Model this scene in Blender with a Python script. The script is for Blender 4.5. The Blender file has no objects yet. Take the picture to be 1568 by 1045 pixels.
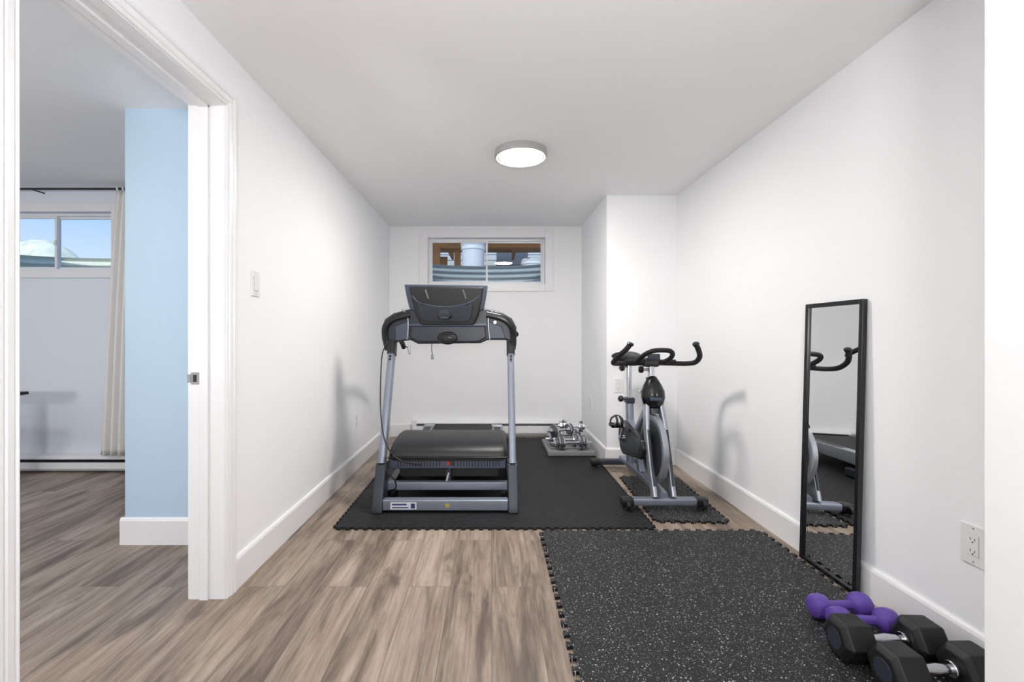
import bpy, bmesh, math, random
from mathutils import Vector, Matrix
random.seed(4)
scene = bpy.context.scene
COL = scene.collection

# ------------------------------------------------------------------ materials
def lin(c):
    return tuple(((v/255.0)/12.92 if v/255.0 <= 0.04045 else ((v/255.0+0.055)/1.055)**2.4) for v in c)

def base_mat(name):
    m = bpy.data.materials.new(name); m.use_nodes = True
    nt = m.node_tree
    return m, nt, nt.nodes['Principled BSDF']

def mk(name, rgb, rough=0.5, metal=0.0, var=0.04, scale=30, bump=0.0, bscale=200, coat=0.0):
    m, nt, b = base_mat(name)
    c = lin(rgb)
    tc = nt.nodes.new('ShaderNodeTexCoord')
    n = nt.nodes.new('ShaderNodeTexNoise'); n.inputs['Scale'].default_value = scale
    n.inputs['Detail'].default_value = 3
    nt.links.new(tc.outputs['Object'], n.inputs['Vector'])
    mx = nt.nodes.new('ShaderNodeMixRGB')
    mx.inputs[1].default_value = (*[v*(1-var) for v in c], 1)
    mx.inputs[2].default_value = (*[min(1, v*(1+var)) for v in c], 1)
    nt.links.new(n.outputs['Fac'], mx.inputs[0])
    nt.links.new(mx.outputs[0], b.inputs['Base Color'])
    b.inputs['Roughness'].default_value = rough
    b.inputs['Metallic'].default_value = metal
    b.inputs['Coat Weight'].default_value = coat
    if bump > 0:
        n2 = nt.nodes.new('ShaderNodeTexNoise'); n2.inputs['Scale'].default_value = bscale
        nt.links.new(tc.outputs['Object'], n2.inputs['Vector'])
        bp = nt.nodes.new('ShaderNodeBump'); bp.inputs['Strength'].default_value = bump
        bp.inputs['Distance'].default_value = 0.002
        nt.links.new(n2.outputs['Fac'], bp.inputs['Height'])
        nt.links.new(bp.outputs[0], b.inputs['Normal'])
    return m

def emis(name, rgb, s):
    m, nt, b = base_mat(name)
    nt.nodes.remove(b)
    e = nt.nodes.new('ShaderNodeEmission'); e.inputs[0].default_value = (*rgb, 1); e.inputs[1].default_value = s
    nt.links.new(e.outputs[0], nt.nodes['Material Output'].inputs[0])
    return m

M_wall = mk('wall_paint', (245,246,248), 0.75, var=0.008, scale=3, bump=0.12, bscale=300)
M_wall2 = mk('wall_paint_pale', (230,237,248), 0.75, var=0.01, scale=3)
M_blue = mk('wall_paint_blue', (188,212,232), 0.7, var=0.01, scale=3)
M_ceil = mk('ceiling_paint', (247,247,248), 0.85, var=0.008, scale=3)
M_trim = mk('trim_paint', (240,240,242), 0.3, var=0.004, scale=3)
M_vinyl = mk('window_vinyl', (240,241,243), 0.35, var=0.005)
M_plate = mk('switch_plastic', (236,236,236), 0.3, var=0.005)
M_dark = mk('dark_slot', (40,40,42), 0.6)
M_grey = mk('grey_gap', (140,140,142), 0.6)
M_black = mk('black_plastic', (27,28,31), 0.42, var=0.1, bump=0.1, bscale=500)
M_blackg = mk('black_plastic_gloss', (20,22,26), 0.25, var=0.1)
M_char = mk('charcoal_plastic', (46,51,61), 0.38, var=0.08)
M_slate = mk('slate_plastic', (74,84,102), 0.4, var=0.06)
M_silver = mk('silver_paint', (140,147,161), 0.38, 0.5, var=0.03)
M_silver2 = mk('silver_bright', (170,174,182), 0.3, 0.6, var=0.03)
M_chrome = mk('chrome', (205,207,212), 0.14, 1.0, var=0.03)
M_iron = mk('cast_iron_grey', (125,128,132), 0.35, 0.8, var=0.1)
M_rubber = mk('rubber_black', (20,21,23), 0.5, var=0.1, bump=0.2, bscale=400)
M_foam = mk('grip_foam', (26,24,26), 0.75, var=0.15, bump=0.4, bscale=600)
M_belt = mk('belt_black', (30,31,33), 0.65, var=0.1, bump=0.3, bscale=500)
M_purple = mk('purple_vinyl', (92,68,156), 0.38, var=0.06, bump=0.1, bscale=250)
M_label = mk('label_white', (225,228,235), 0.4)
M_labelb = mk('label_print', (50,60,110), 0.4)
M_yel = mk('label_yellow', (190,172,80), 0.4)
M_red = mk('switch_red', (190,40,40), 0.4)
M_slab = mk('grey_foam', (132,134,137), 0.8, var=0.08, bump=0.4, bscale=120)
M_curt = mk('curtain_linen', (240,238,235), 0.9, var=0.05, scale=120, bump=0.3, bscale=300)
M_rod = mk('rod_metal', (60,60,62), 0.35, 0.8)
M_wood = mk('deck_wood', (176,124,70), 0.7, var=0.3, scale=8)
M_siding = mk('siding_grey', (190,200,210), 0.6, var=0.05)
M_well = mk('corrugated_steel', (138,152,160), 0.5, 0.0, var=0.1)
M_well2 = mk('corrugated_pale', (214,220,206), 0.5, 0.0, var=0.1)
M_hill = mk('snowy_hedge', (222,226,208), 0.9, var=0.4, scale=6)
M_ground = mk('ground_gravel', (170,160,145), 0.9, var=0.3, scale=40)
M_lamp = emis('lamp_diffuser', (1, 0.955, 0.90), 165)
M_lampe = emis('lamp_diffuser_edge', (1, 0.93, 0.82), 1.05)
M_fill_hall = emis('fill_diffuser_hall', (1, 0.98, 0.96), 30)
M_fill_other = emis('fill_diffuser_other', (1, 0.99, 0.98), 70)
M_ring = mk('lamp_ring', (172,171,170), 0.4, 0.2)
M_desk = mk('desk_black', (28,28,30), 0.4)

m, nt, b = base_mat('mirror_glass')
b.inputs['Base Color'].default_value = (0.93,0.94,0.94,1); b.inputs['Metallic'].default_value = 1; b.inputs['Roughness'].default_value = 0.0
M_mirror = m

def math_node(nt, op, a, bb, c=None):
    n = nt.nodes.new('ShaderNodeMath'); n.operation = op
    for i, v in enumerate([a, bb, c]):
        if v is None: continue
        if isinstance(v, (int, float)): n.inputs[i].default_value = v
        else: nt.links.new(v, n.inputs[i])
    return n.outputs[0]

m, nt, b = base_mat('window_glass')
nt.nodes.remove(b)
tr = nt.nodes.new('ShaderNodeBsdfTransparent'); tr.inputs[0].default_value = (0.97,0.99,0.99,1)
gl = nt.nodes.new('ShaderNodeBsdfGlossy'); gl.inputs['Roughness'].default_value = 0.0
mx = nt.nodes.new('ShaderNodeMixShader'); lw = nt.nodes.new('ShaderNodeLayerWeight'); lw.inputs[0].default_value = 0.5
f = math_node(nt, 'MULTIPLY_ADD', math_node(nt, 'POWER', lw.outputs['Facing'], 5.0), 0.7, 0.035)
nt.links.new(f, mx.inputs[0]); nt.links.new(tr.outputs[0], mx.inputs[1]); nt.links.new(gl.outputs[0], mx.inputs[2])
nt.links.new(mx.outputs[0], nt.nodes['Material Output'].inputs[0])
M_glass = m

def floor_mat():
    m, nt, b = base_mat('vinyl_plank')
    N = nt.nodes; L = nt.links
    tc = N.new('ShaderNodeTexCoord'); sp = N.new('ShaderNodeSeparateXYZ'); L.new(tc.outputs['Object'], sp.inputs[0])
    X, Y = sp.outputs[0], sp.outputs[1]
    cb = N.new('ShaderNodeCombineXYZ'); L.new(Y, cb.inputs[0]); L.new(X, cb.inputs[1])
    br = N.new('ShaderNodeTexBrick'); L.new(cb.outputs[0], br.inputs['Vector'])
    br.inputs['Scale'].default_value = 1
    br.inputs['Brick Width'].default_value = 1.22; br.inputs['Row Height'].default_value = 0.18
    br.inputs['Mortar Size'].default_value = 0.0014; br.inputs['Mortar Smooth'].default_value = 0.2
    br.inputs['Color1'].default_value = (0,0,0,1); br.inputs['Color2'].default_value = (1,1,1,1); br.inputs['Mortar'].default_value = (0.5,0.5,0.5,1)
    br.offset = 0.37
    r = br.outputs['Color']
    off = math_node(nt, 'MULTIPLY', r, 37.0)
    def nz(sx, sy, detail, dist, rough=0.5):
        c = N.new('ShaderNodeCombineXYZ')
        L.new(math_node(nt, 'MULTIPLY_ADD', X, sx, off), c.inputs[0])
        L.new(math_node(nt, 'MULTIPLY', Y, sy), c.inputs[1]); L.new(off, c.inputs[2])
        n = N.new('ShaderNodeTexNoise'); n.inputs['Scale'].default_value = 1
        n.inputs['Detail'].default_value = detail; n.inputs['Distortion'].default_value = dist
        n.inputs['Roughness'].default_value = rough
        L.new(c.outputs[0], n.inputs['Vector'])
        return n.outputs['Fac']
    n1 = nz(10, 1.0, 6, 0.5, 0.6)     # broad tone
    n2 = nz(100, 3.0, 8, 0.4, 0.7)    # fine grain
    n3 = nz(9, 1.5, 8, 0.9, 0.62)     # dark cathedral patches
    n4 = nz(38, 3.0, 6, 1.0, 0.6)
    ramp = N.new('ShaderNodeValToRGB'); e = ramp.color_ramp.elements
    e[0].position = 0.38; e[0].color = (*lin((96,83,74)), 1)
    e[1].position = 0.62; e[1].color = (*lin((182,167,152)), 1)
    k = ramp.color_ramp.elements.new(0.49); k.color = (*lin((146,130,116)), 1)
    s = math_node(nt, 'MULTIPLY_ADD', n1, 0.42, math_node(nt, 'MULTIPLY', n2, 0.33))
    s = math_node(nt, 'MULTIPLY_ADD', n4, 0.25, s)
    s = math_node(nt, 'ADD', s, math_node(nt, 'MULTIPLY', math_node(nt, 'SUBTRACT', r, 0.5), 0.08))
    L.new(s, ramp.inputs[0])
    dk = N.new('ShaderNodeValToRGB'); d = dk.color_ramp.elements
    d[0].position = 0.52; d[0].color = (0,0,0,1); d[1].position = 0.62; d[1].color = (1,1,1,1)
    n3b = math_node(nt, 'MULTIPLY_ADD', n2, 0.28, math_node(nt, 'MULTIPLY', n3, 0.74))
    L.new(n3b, dk.inputs[0])
    mx = N.new('ShaderNodeMixRGB'); L.new(math_node(nt, 'MULTIPLY', dk.outputs[0], 0.72), mx.inputs[0])
    L.new(ramp.outputs[0], mx.inputs[1]); mx.inputs[2].default_value = (*lin((76,63,55)), 1)
    mo = N.new('ShaderNodeMixRGB'); L.new(math_node(nt, 'MULTIPLY', br.outputs['Fac'], 0.6), mo.inputs[0])
    L.new(mx.outputs[0], mo.inputs[1]); mo.inputs[2].default_value = (*lin((76,64,55)), 1)
    L.new(mo.outputs[0], b.inputs['Base Color'])
    b.inputs['Roughness'].default_value = 0.42
    bp = N.new('ShaderNodeBump'); bp.inputs['Strength'].default_value = 0.15; bp.inputs['Distance'].default_value = 0.002
    L.new(math_node(nt, 'SUBTRACT', n2, br.outputs['Fac']), bp.inputs['Height']); L.new(bp.outputs[0], b.inputs['Normal'])
    return m
M_floor = floor_mat()

def mat_rubber(name, speck):
    m, nt, b = base_mat(name)
    N = nt.nodes; L = nt.links
    tc = N.new('ShaderNodeTexCoord')
    n = N.new('ShaderNodeTexNoise'); n.inputs['Scale'].default_value = 220; L.new(tc.outputs['Object'], n.inputs['Vector'])
    cur = N.new('ShaderNodeMixRGB'); cur.inputs[1].default_value = (*lin((8,9,10)), 1); cur.inputs[2].default_value = (*lin((40,41,43)), 1)
    L.new(n.outputs['Fac'], cur.inputs[0]); cur = cur.outputs[0]
    if speck:
        for sc, th, rt in ((70, 0.14, 0.74), (130, 0.16, 0.74), (240, .17, .72)):
            v = N.new('ShaderNodeTexVoronoi'); v.inputs['Scale'].default_value = sc; v.voronoi_dimensions = '2D'
            L.new(tc.outputs['Object'], v.inputs['Vector'])
            sp = N.new('ShaderNodeSeparateColor'); L.new(v.outputs['Color'], sp.inputs[0])
            a = math_node(nt, 'LESS_THAN', v.outputs['Distance'], math_node(nt, 'MULTIPLY', sp.outputs[1], th*1.6))
            c = math_node(nt, 'GREATER_THAN', sp.outputs[0], rt)
            f = math_node(nt, 'MULTIPLY', a, c)
            mx = N.new('ShaderNodeMixRGB'); L.new(math_node(nt, 'MULTIPLY', f, 0.75), mx.inputs[0]); L.new(cur, mx.inputs[1])
            mx.inputs[2].default_value = (*lin((205,205,205)), 1); cur = mx.outputs[0]
        h = n.outputs['Fac']
    else:
        # foam tiles: fine diamond tread and tile joints every 0.6 m
        sp = N.new('ShaderNodeSeparateXYZ'); L.new(tc.outputs['Object'], sp.inputs[0])
        a = math_node(nt, 'SINE', math_node(nt, 'MULTIPLY', sp.outputs[0], 150), 0)
        c = math_node(nt, 'SINE', math_node(nt, 'MULTIPLY', sp.outputs[1], 150), 0)
        h = math_node(nt, 'MULTIPLY', a, c)
        bt = N.new('ShaderNodeTexBrick'); bt.inputs['Scale'].default_value = 1; bt.offset = 0
        bt.inputs['Brick Width'].default_value = 0.6; bt.inputs['Row Height'].default_value = 0.6
        bt.inputs['Mortar Size'].default_value = 0.003; bt.inputs['Mortar Smooth'].default_value = 0.1
        mp = N.new('ShaderNodeMapping'); mp.inputs['Location'].default_value = (0.885, -2.575, 0)
        L.new(tc.outputs['Object'], mp.inputs[0]); L.new(mp.outputs[0], bt.inputs['Vector'])
        mx = N.new('ShaderNodeMixRGB'); L.new(bt.outputs['Fac'], mx.inputs[0]); L.new(cur, mx.inputs[1])
        mx.inputs[2].default_value = (0.002,0.002,0.002,1); cur = mx.outputs[0]
    L.new(cur, b.inputs['Base Color'])
    b.inputs['Roughness'].default_value = 0.6
    b.inputs['Specular IOR Level'].default_value = 0.3
    bp = N.new('ShaderNodeBump'); bp.inputs['Strength'].default_value = 0.5; bp.inputs['Distance'].default_value = 0.003
    L.new(h, bp.inputs['Height']); L.new(bp.outputs[0], b.inputs['Normal'])
    return m
M_mats = mat_rubber('mat_speckled', True)
M_matp = mat_rubber('mat_plain', False)

# ------------------------------------------------------------------ mesh helpers
def finish(name, bm, mat, smooth=False, bevel=0, segs=2):
    me = bpy.data.meshes.new(name)
    bmesh.ops.recalc_face_normals(bm, faces=bm.faces[:])
    bm.to_mesh(me); bm.free()
    ob = bpy.data.objects.new(name, me); COL.objects.link(ob)
    if mat: me.materials.append(mat)
    if smooth:
        for p in me.polygons: p.use_smooth = True
    if bevel > 0:
        md = ob.modifiers.new('bevel', 'BEVEL'); md.width = bevel; md.segments = segs; md.limit_method = 'ANGLE'
        md.angle_limit = math.radians(35)
        for p in me.polygons: p.use_smooth = True
        w = ob.modifiers.new('wn', 'WEIGHTED_NORMAL'); w.keep_sharp = False
    return ob

def add_box(bm, x0,x1,y0,y1,z0,z1):
    vs = [bm.verts.new((x,y,z)) for x in (x0,x1) for y in (y0,y1) for z in (z0,z1)]
    for f in ((0,1,3,2),(4,6,7,5),(0,4,5,1),(2,3,7,6),(0,2,6,4),(1,5,7,3)):
        bm.faces.new([vs[i] for i in f])

def box(name, x0,x1,y0,y1,z0,z1, mat, bevel=0):
    bm = bmesh.new(); add_box(bm, x0,x1,y0,y1,z0,z1)
    return finish(name, bm, mat, bevel=bevel)

def boxes(name, lst, mat, bevel=0):
    bm = bmesh.new()
    for b in lst: add_box(bm, *b)
    return finish(name, bm, mat, bevel=bevel)

def prism(name, pts, axis, a0, a1, mat, bevel=0, smooth=False):
    """pts 2D polygon. axis 'x': (y,z); 'y': (x,z); 'z': (x,y)"""
    def P(p, a):
        return {'x': (a,p[0],p[1]), 'y': (p[0],a,p[1]), 'z': (p[0],p[1],a)}[axis]
    bm = bmesh.new()
    A = [bm.verts.new(P(p,a0)) for p in pts]; B = [bm.verts.new(P(p,a1)) for p in pts]
    bm.faces.new(A); bm.faces.new(B[::-1])
    n = len(pts)
    for i in range(n):
        bm.faces.new((A[i], A[(i+1)%n], B[(i+1)%n], B[i]))
    return finish(name, bm, mat, bevel=bevel, smooth=smooth)

def catmull(pts, k):
    if len(pts) < 3 or k <= 1: return [Vector(p) for p in pts]
    P = [Vector(p) for p in pts]; P = [2*P[0]-P[1]] + P + [2*P[-1]-P[-2]]
    out = []
    for i in range(1, len(P)-2):
        for j in range(k):
            t = j/k
            out.append(0.5*((2*P[i]) + (-P[i-1]+P[i+1])*t + (2*P[i-1]-5*P[i]+4*P[i+1]-P[i+2])*t*t + (-P[i-1]+3*P[i]-3*P[i+1]+P[i+2])*t**3))
    out.append(P[-2]); return out

def sweep(name, pts, r, mat, k=8, n=14, rect=None, ref=(1,0,0), r1=None):
    """tube of radius r (or rect=(half along ref, half perpendicular))"""
    P = catmull(pts, k)
    bm = bmesh.new(); rings = []
    ref = Vector(ref)
    for i, p in enumerate(P):
        t = (P[min(i+1,len(P)-1)] - P[max(i-1,0)]).normalized()
        if i == 0 or rect:
            s = ref - t*ref.dot(t)
            if s.length < 0.05: s = Vector((0,0,1)) - t*t.z
            if s.length < 0.05: s = Vector((0,1,0)) - t*t.y
        else:
            s = prev - t*prev.dot(t)
        s.normalize(); prev = s; u = t.cross(s)
        f = i/(len(P)-1); rr = r if r1 is None else r + (r1-r)*f
        ring = []
        for j in range(n):
            a = 2*math.pi*j/n
            if rect:
                ca, sa = math.cos(a+math.pi/n), math.sin(a+math.pi/n); e = 0.35
                x = math.copysign(abs(ca)**e, ca)*rect[0]; y = math.copysign(abs(sa)**e, sa)*rect[1]
            else: x, y = math.cos(a)*rr, math.sin(a)*rr
            ring.append(bm.verts.new(p + s*x + u*y))
        rings.append(ring)
    for a, b_ in zip(rings, rings[1:]):
        for j in range(n): bm.faces.new((a[j], a[(j+1)%n], b_[(j+1)%n], b_[j]))
    bm.faces.new(rings[0]); bm.faces.new(rings[-1][::-1])
    ob = finish(name, bm, mat, smooth=True)
    md = ob.modifiers.new('es', 'EDGE_SPLIT'); md.split_angle = math.radians(50)
    return ob

def lathe(name, prof, origin, axis, mat, n=40, smooth=True, scale=(1,1)):
    """prof: list (radius, along)"""
    ax = Vector(axis).normalized(); s = ax.orthogonal().normalized()
    if abs(ax.z) < 0.9: s = Vector((0,0,1)).cross(ax).normalized()
    u = ax.cross(s); O = Vector(origin)
    bm = bmesh.new(); rings = []
    for r, h in prof:
        if r < 1e-5: rings.append([bm.verts.new(O+ax*h)])
        else: rings.append([bm.verts.new(O+ax*h+(s*math.cos(2*math.pi*j/n)*scale[0]+u*math.sin(2*math.pi*j/n)*scale[1])*r) for j in range(n)])
    for a, b_ in zip(rings, rings[1:]):
        for j in range(n):
            if len(a) == 1 and len(b_) == 1: continue
            if len(a) == 1: bm.faces.new((a[0], b_[j], b_[(j+1)%n]))
            elif len(b_) == 1: bm.faces.new((a[j], a[(j+1)%n], b_[0]))
            else: bm.faces.new((a[j], a[(j+1)%n], b_[(j+1)%n], b_[j]))
    if len(rings[0]) > 1: bm.faces.new(rings[0])
    if len(rings[-1]) > 1: bm.faces.new(rings[-1])
    ob = finish(name, bm, mat, smooth=smooth)
    if smooth:
        md = ob.modifiers.new('es', 'EDGE_SPLIT'); md.split_angle = math.radians(35)
    return ob

def cyl(name, p0, p1, r, mat, r1=None, n=24):
    p0, p1 = Vector(p0), Vector(p1); d = p1-p0; L = d.length
    r1 = r if r1 is None else r1; c = min(0.003, r*0.2, L*0.2)
    return lathe(name, [(0,0),(r-c,0),(r,c),(r1,L-c),(r1-c,L),(0,L)], p0, d, mat, n)

def group(name, parts, loc=(0,0,0), rot=(0,0,0)):
    e = bpy.data.objects.new(name, None); COL.objects.link(e); e.empty_display_size = 0.1
    for p in parts: p.parent = e
    e.location = loc; e.rotation_euler = rot
    return e

# ------------------------------------------------------------------ room shell
XL, XR, YB, CH = -1.11, 1.57, 4.97, 2.285
WT = 0.14
XO = XL - WT     # other-room face
DY0, DY1, DH = 1.07, 1.893, 2.045
BUMPX, BUMPY = 0.976, 3.88
YO = 3.70        # other room back wall
XOL = -5.3
boxes('floor', [(XO,XR+0.1,-3.1,YB+0.14,-0.08,0),(XOL-0.1,XO,-3.1,YO+0.14,-0.08,0)], M_floor)
boxes('ceiling', [(XO,XR+0.1,-3.1,YB+0.14,CH,CH+0.1),(XOL-0.1,XO,-3.1,YO+0.14,CH,CH+0.1)], M_ceil)
boxes('wall_left', [(XO,XL,DY1+0.02,YB,0,CH), (XO,XL,DY0-0.02,DY1+0.02,DH+0.02,CH), (XO,XL,-3,DY0-0.02,0,CH)], M_wall)
box('wall_right', XR, XR+0.1, 1.15, YB+0.14, 0, CH, M_wall)
box('wall_right_entry', 1.24, XR+0.1, -3, 1.15, 0, CH, M_wall)
wx0,wx1,wz0,wz1 = -0.694, 0.581, 1.657, 2.16
boxes('wall_back', [(XO,wx0,YB,YB+0.14,0,CH),(wx1,XR,YB,YB+0.14,0,CH),(wx0,wx1,YB,YB+0.14,0,wz0),(wx0,wx1,YB,YB+0.14,wz1,CH)], M_wall)
box('wall_chase', BUMPX, XR, BUMPY, YB, 0, CH, M_wall)
box('wall_rear', XOL, 1.24, -3.1, -3, 0, CH, M_wall)
ox0,ox1,oz0,oz1 = -4.10, -3.07, 1.62, 2.095
boxes('wall_other_back', [(XOL,ox0,YO,YO+0.14,0,CH),(ox1,XO,YO,YO+0.14,0,CH),(ox0,ox1,YO,YO+0.14,0,oz0),(ox0,ox1,YO,YO+0.14,oz1,CH)], M_wall2)
box('wall_other_left', XOL-0.1, XOL, -3, YO+0.14, 0, CH, M_wall2)
box('wall_blue', -1.925, XO, 2.40, YO, 0, CH, M_blue)

BP = [(0,0),(0.016,0),(0.016,0.125),(0.012,0.135),(0.006,0.14),(0,0.14)]
def bb(name, side, c, a0, a1):
    if side == 'x+': pts=[(c+p[0],p[1]) for p in BP]; return prism(name, pts, 'y', a0, a1, M_trim)
    if side == 'x-': pts=[(c-p[0],p[1]) for p in BP]; return prism(name, pts, 'y', a0, a1, M_trim)
    if side == 'y-': pts=[(c-p[0],p[1]) for p in BP]; return prism(name, pts, 'x', a0, a1, M_trim)
bb('baseboard_left', 'x+', XL, DY1+0.065, YB-0.001)
bb('baseboard_left_entry', 'x+', XL, -3, DY0-0.067)
bb('baseboard_back_a', 'y-', YB, XL+0.017, -0.86)
bb('baseboard_back_b', 'y-', YB, 0.77, BUMPX-0.017)
bb('baseboard_chase_side', 'x-', BUMPX, BUMPY-0.016, YB-0.001)
bb('baseboard_chase_front', 'y-', BUMPY, BUMPX, XR-0.017)
bb('baseboard_right', 'x-', XR, 1.151, BUMPY-0.017)
bb('baseboard_right_entry', 'x-', 1.24, -3, 1.149)
bb('baseboard_blue_front', 'y-', 2.40, -1.941, XO-0.001)
bb('baseboard_blue_side', 'x-', -1.925, 2.401, 3.62)

# door jamb + casing
J = 0.02
box('trim_jamb_far', XO-0.004, XL+0.004, DY1, DY1+J, 0, DH, M_trim)
box('trim_jamb_near', XO-0.004, XL+0.004, DY0-J, DY0, 0, DH, M_trim)
box('trim_jamb_head', XO-0.004, XL+0.004, DY0-J, DY1+J, DH, DH+J, M_trim)
sx0, sx1 = XO+0.045, XO+0.08
boxes('trim_door_stop', [(sx0,sx1,DY1-0.011,DY1,0,DH),(sx0,sx1,DY0,DY0+0.011,0,DH),(sx0,sx1,DY0,DY1,DH-0.011,DH)], M_trim, bevel=0.002)
CW = 0.062
cp = [(0,0),(0,0.010),(0.006,0.014),(0.010,0.009),(0.015,0.009),(0.018,0.015),(0.034,0.0175),(0.038,0.012),(0.042,0.012),(0.045,0.019),(0.056,0.020),(CW,0.014),(CW,0)]
def casing(name, x, sgn, zt=DH):
    bm = bmesh.new()
    def ring(f): return [bm.verts.new(f(w,t)) for w,t in cp]
    a = 0.004
    R = [ring(lambda w,t: (x+sgn*t, DY0-a-w, 0.0)), ring(lambda w,t: (x+sgn*t, DY0-a-w, zt+a+w)),
         ring(lambda w,t: (x+sgn*t, DY1+a+w, zt+a+w)), ring(lambda w,t: (x+sgn*t, DY1+a+w, 0.0))]
    for r0, r1 in zip(R, R[1:]):
        for i in range(len(cp)):
            j = (i+1)%len(cp); bm.faces.new((r0[i], r0[j], r1[j], r1[i]))
    bm.faces.new(R[0]); bm.faces.new(R[-1][::-1])
    return finish(name, bm, M_trim)
casing('trim_door_casing', XL, 1)
casing('trim_door_casing_other', XO, -1)
# strike plate
sxc = -1.228
M_plate2 = mk('strike_metal', (150,150,152), 0.45, 0.2)
group('strike_plate', [
    boxes('plate', [(sxc-0.016,sxc+0.016,DY1-0.0025,DY1,0.89,0.90),(sxc-0.016,sxc+0.016,DY1-0.0025,DY1,0.93,0.94),(sxc-0.016,sxc-0.008,DY1-0.0025,DY1,0.90,0.93),(sxc+0.008,sxc+0.016,DY1-0.0025,DY1,0.90,0.93)], M_plate2),
    box('latch_hole', sxc-0.008,sxc+0.008,DY1-0.0012,DY1,0.90,0.93, M_dark),
    box('lip', sxc-0.030,sxc-0.016,DY1-0.005,DY1-0.001,0.898,0.932, M_plate2, bevel=0.001)])

# ------------------------------------------------------------------ windows
def window(name, x0,x1,z0,z1,y, cas, depth_y, slide=True):
    parts = []
    L,R,B,T = cas
    parts.append(boxes('casing', [(x0-L,x0,y-0.016,y,z0-B,z1+T),(x1,x1+R,y-0.016,y,z0-B,z1+T),(x0,x1,y-0.016,y,z1,z1+T),(x0,x1,y-0.016,y,z0-B,z0)], M_trim, bevel=0.003))
    fy0, fy1 = y+depth_y, y+depth_y+0.06
    f = 0.02
    parts.append(boxes('frame', [(x0,x0+f,fy0,fy1,z0,z1),(x1-f,x1,fy0,fy1,z0,z1),(x0+f,x1-f,fy0,fy1,z1-f,z1),(x0+f,x1-f,fy0,fy1,z0,z0+f)], M_vinyl, bevel=0.003))
    xm = (x0+x1)/2
    s = 0.018
    for nm, a, b_, yy in (('sash_left', x0+f, xm+0.012, fy0+0.005), ('sash_right', xm-0.012, x1-f, fy0+0.03)):
        parts.append(boxes(nm, [(a,a+s,yy,yy+0.022,z0+f,z1-f),(b_-s,b_,yy,yy+0.022,z0+f,z1-f),(a+s,b_-s,yy,yy+0.022,z1-f-s,z1-f),(a+s,b_-s,yy,yy+0.022,z0+f,z0+f+s)], M_vinyl, bevel=0.002))
        parts.append(box(nm+'_glass', a+s, b_-s, yy+0.009, yy+0.013, z0+f+s, z1-f-s, M_glass))
    parts.append(box('latch', xm-0.005, xm+0.012, fy0-0.006, fy0+0.006, (z0+z1)/2-0.02, (z0+z1)/2+0.02, M_plate, bevel=0.002))
    return group(name, parts)
window('window_1', wx0,wx1,wz0,wz1, YB, (0.095,0.09,0.08,0.095), 0.075)
window('window_2', ox0,ox1,oz0,oz1, YO, (0.05,0.045,0.06,0.07), 0.05)

# outside wells
def well(name, cx, y0, rad, z0, z1, mat, pitch=0.06, amp=0.012, ry=None):
    ry = ry or rad
    bm = bmesh.new(); nz = int((z1-z0)/pitch*6); na = 48; rows = []
    for i in range(nz+1):
        z = z0+(z1-z0)*i/nz; w = amp*math.sin(2*math.pi*(z-z0)/pitch)
        rows.append([bm.verts.new((cx-(rad+w)*math.cos(math.pi*j/na), y0+(ry+w)*math.sin(math.pi*j/na)**0.8, z)) for j in range(na+1)])
    for a, b_ in zip(rows, rows[1:]):
        for j in range(na): bm.faces.new((a[j],a[j+1],b_[j+1],b_[j]))
    return finish(name, bm, mat, smooth=True)
well('window_well', -0.06, YB+0.15, 1.0, 1.30, 1.985, M_well, pitch=0.07, amp=0.018, ry=0.75)
well('window_well.001', -3.75, YO+0.15, 0.95, 1.25, 1.86, M_well2, pitch=0.07, amp=0.016, ry=0.7)
box('ground_well_gravel', -1.15, 1.05, YB+0.15, YB+1.0, 1.2, 1.3, M_ground)
box('ground_well_gravel_other', -4.8, -2.7, YO+0.15, YO+1.0, 1.15, 1.25, M_ground)
# timber deck seen through the gym window
dk = []
for i in range(9):
    dk.append(box('joist_%d'%i, -2.6+i*0.6, -2.56+i*0.6, YB+1.4, YB+4.2, 2.62, 2.78, M_wood))
dk.append(boxes('deck_boards', [(-2.8,2.6,YB+1.3+i*0.15,YB+1.3+i*0.15+0.138,2.78,2.82) for i in range(20)], M_wood))
dk.append(box('beam', -2.8, 2.6, YB+2.3, YB+2.45, 2.50, 2.62, M_wood))
dk.append(box('post', -0.95, -0.83, YB+2.3, YB+2.42, 1.6, 2.50, M_wood))
dk.append(box('post_b', -0.62, -0.52, YB+2.6, YB+2.70, 1.6, 2.62, M_wood))
dk.append(box('post_c', 0.95, 1.07, YB+2.3, YB+2.42, 1.6, 2.50, M_wood))
group('timber_deck', dk)
group('neighbour_house', [box('siding', -2, 2.2, YB+4.6, YB+4.8, 1.6, 3.1, M_siding),
     boxes('clapboards', [(-2,2.2,YB+4.575,YB+4.6,1.6+i*0.12,1.6+i*0.12+0.1) for i in range(12)], M_siding),
     box('dark_door', 0.1, 0.75, YB+4.56, YB+4.575, 1.6, 3.1, M_slate),
     box('timber_fence', -1.9, -0.9, YB+4.3, YB+4.35, 1.6, 2.7, M_wood)])
box('ground_outside', -2.2, 2.4, YB+1.0, YB+5, 1.5, 1.6, M_ground)
M_tub = mk('tub_white',(214,224,234),0.45)
def tub(x, y, h=0.62, r=0.22):
    group('storage_tub', [lathe('body', [(0,0),(r*0.8,0),(r*0.85,0.02),(r*0.97,h*0.9),(r,h*0.92),(r*1.05,h*0.93),(r*1.05,h),(0,h)], (x,y,1.6), (0,0,1), M_tub, n=36),
     lathe('lid', [(0,0),(r*1.08,0),(r*1.08,0.03),(r*0.7,0.05),(0,0.05)], (x,y,1.6+h), (0,0,1), M_siding, n=36)])
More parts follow.
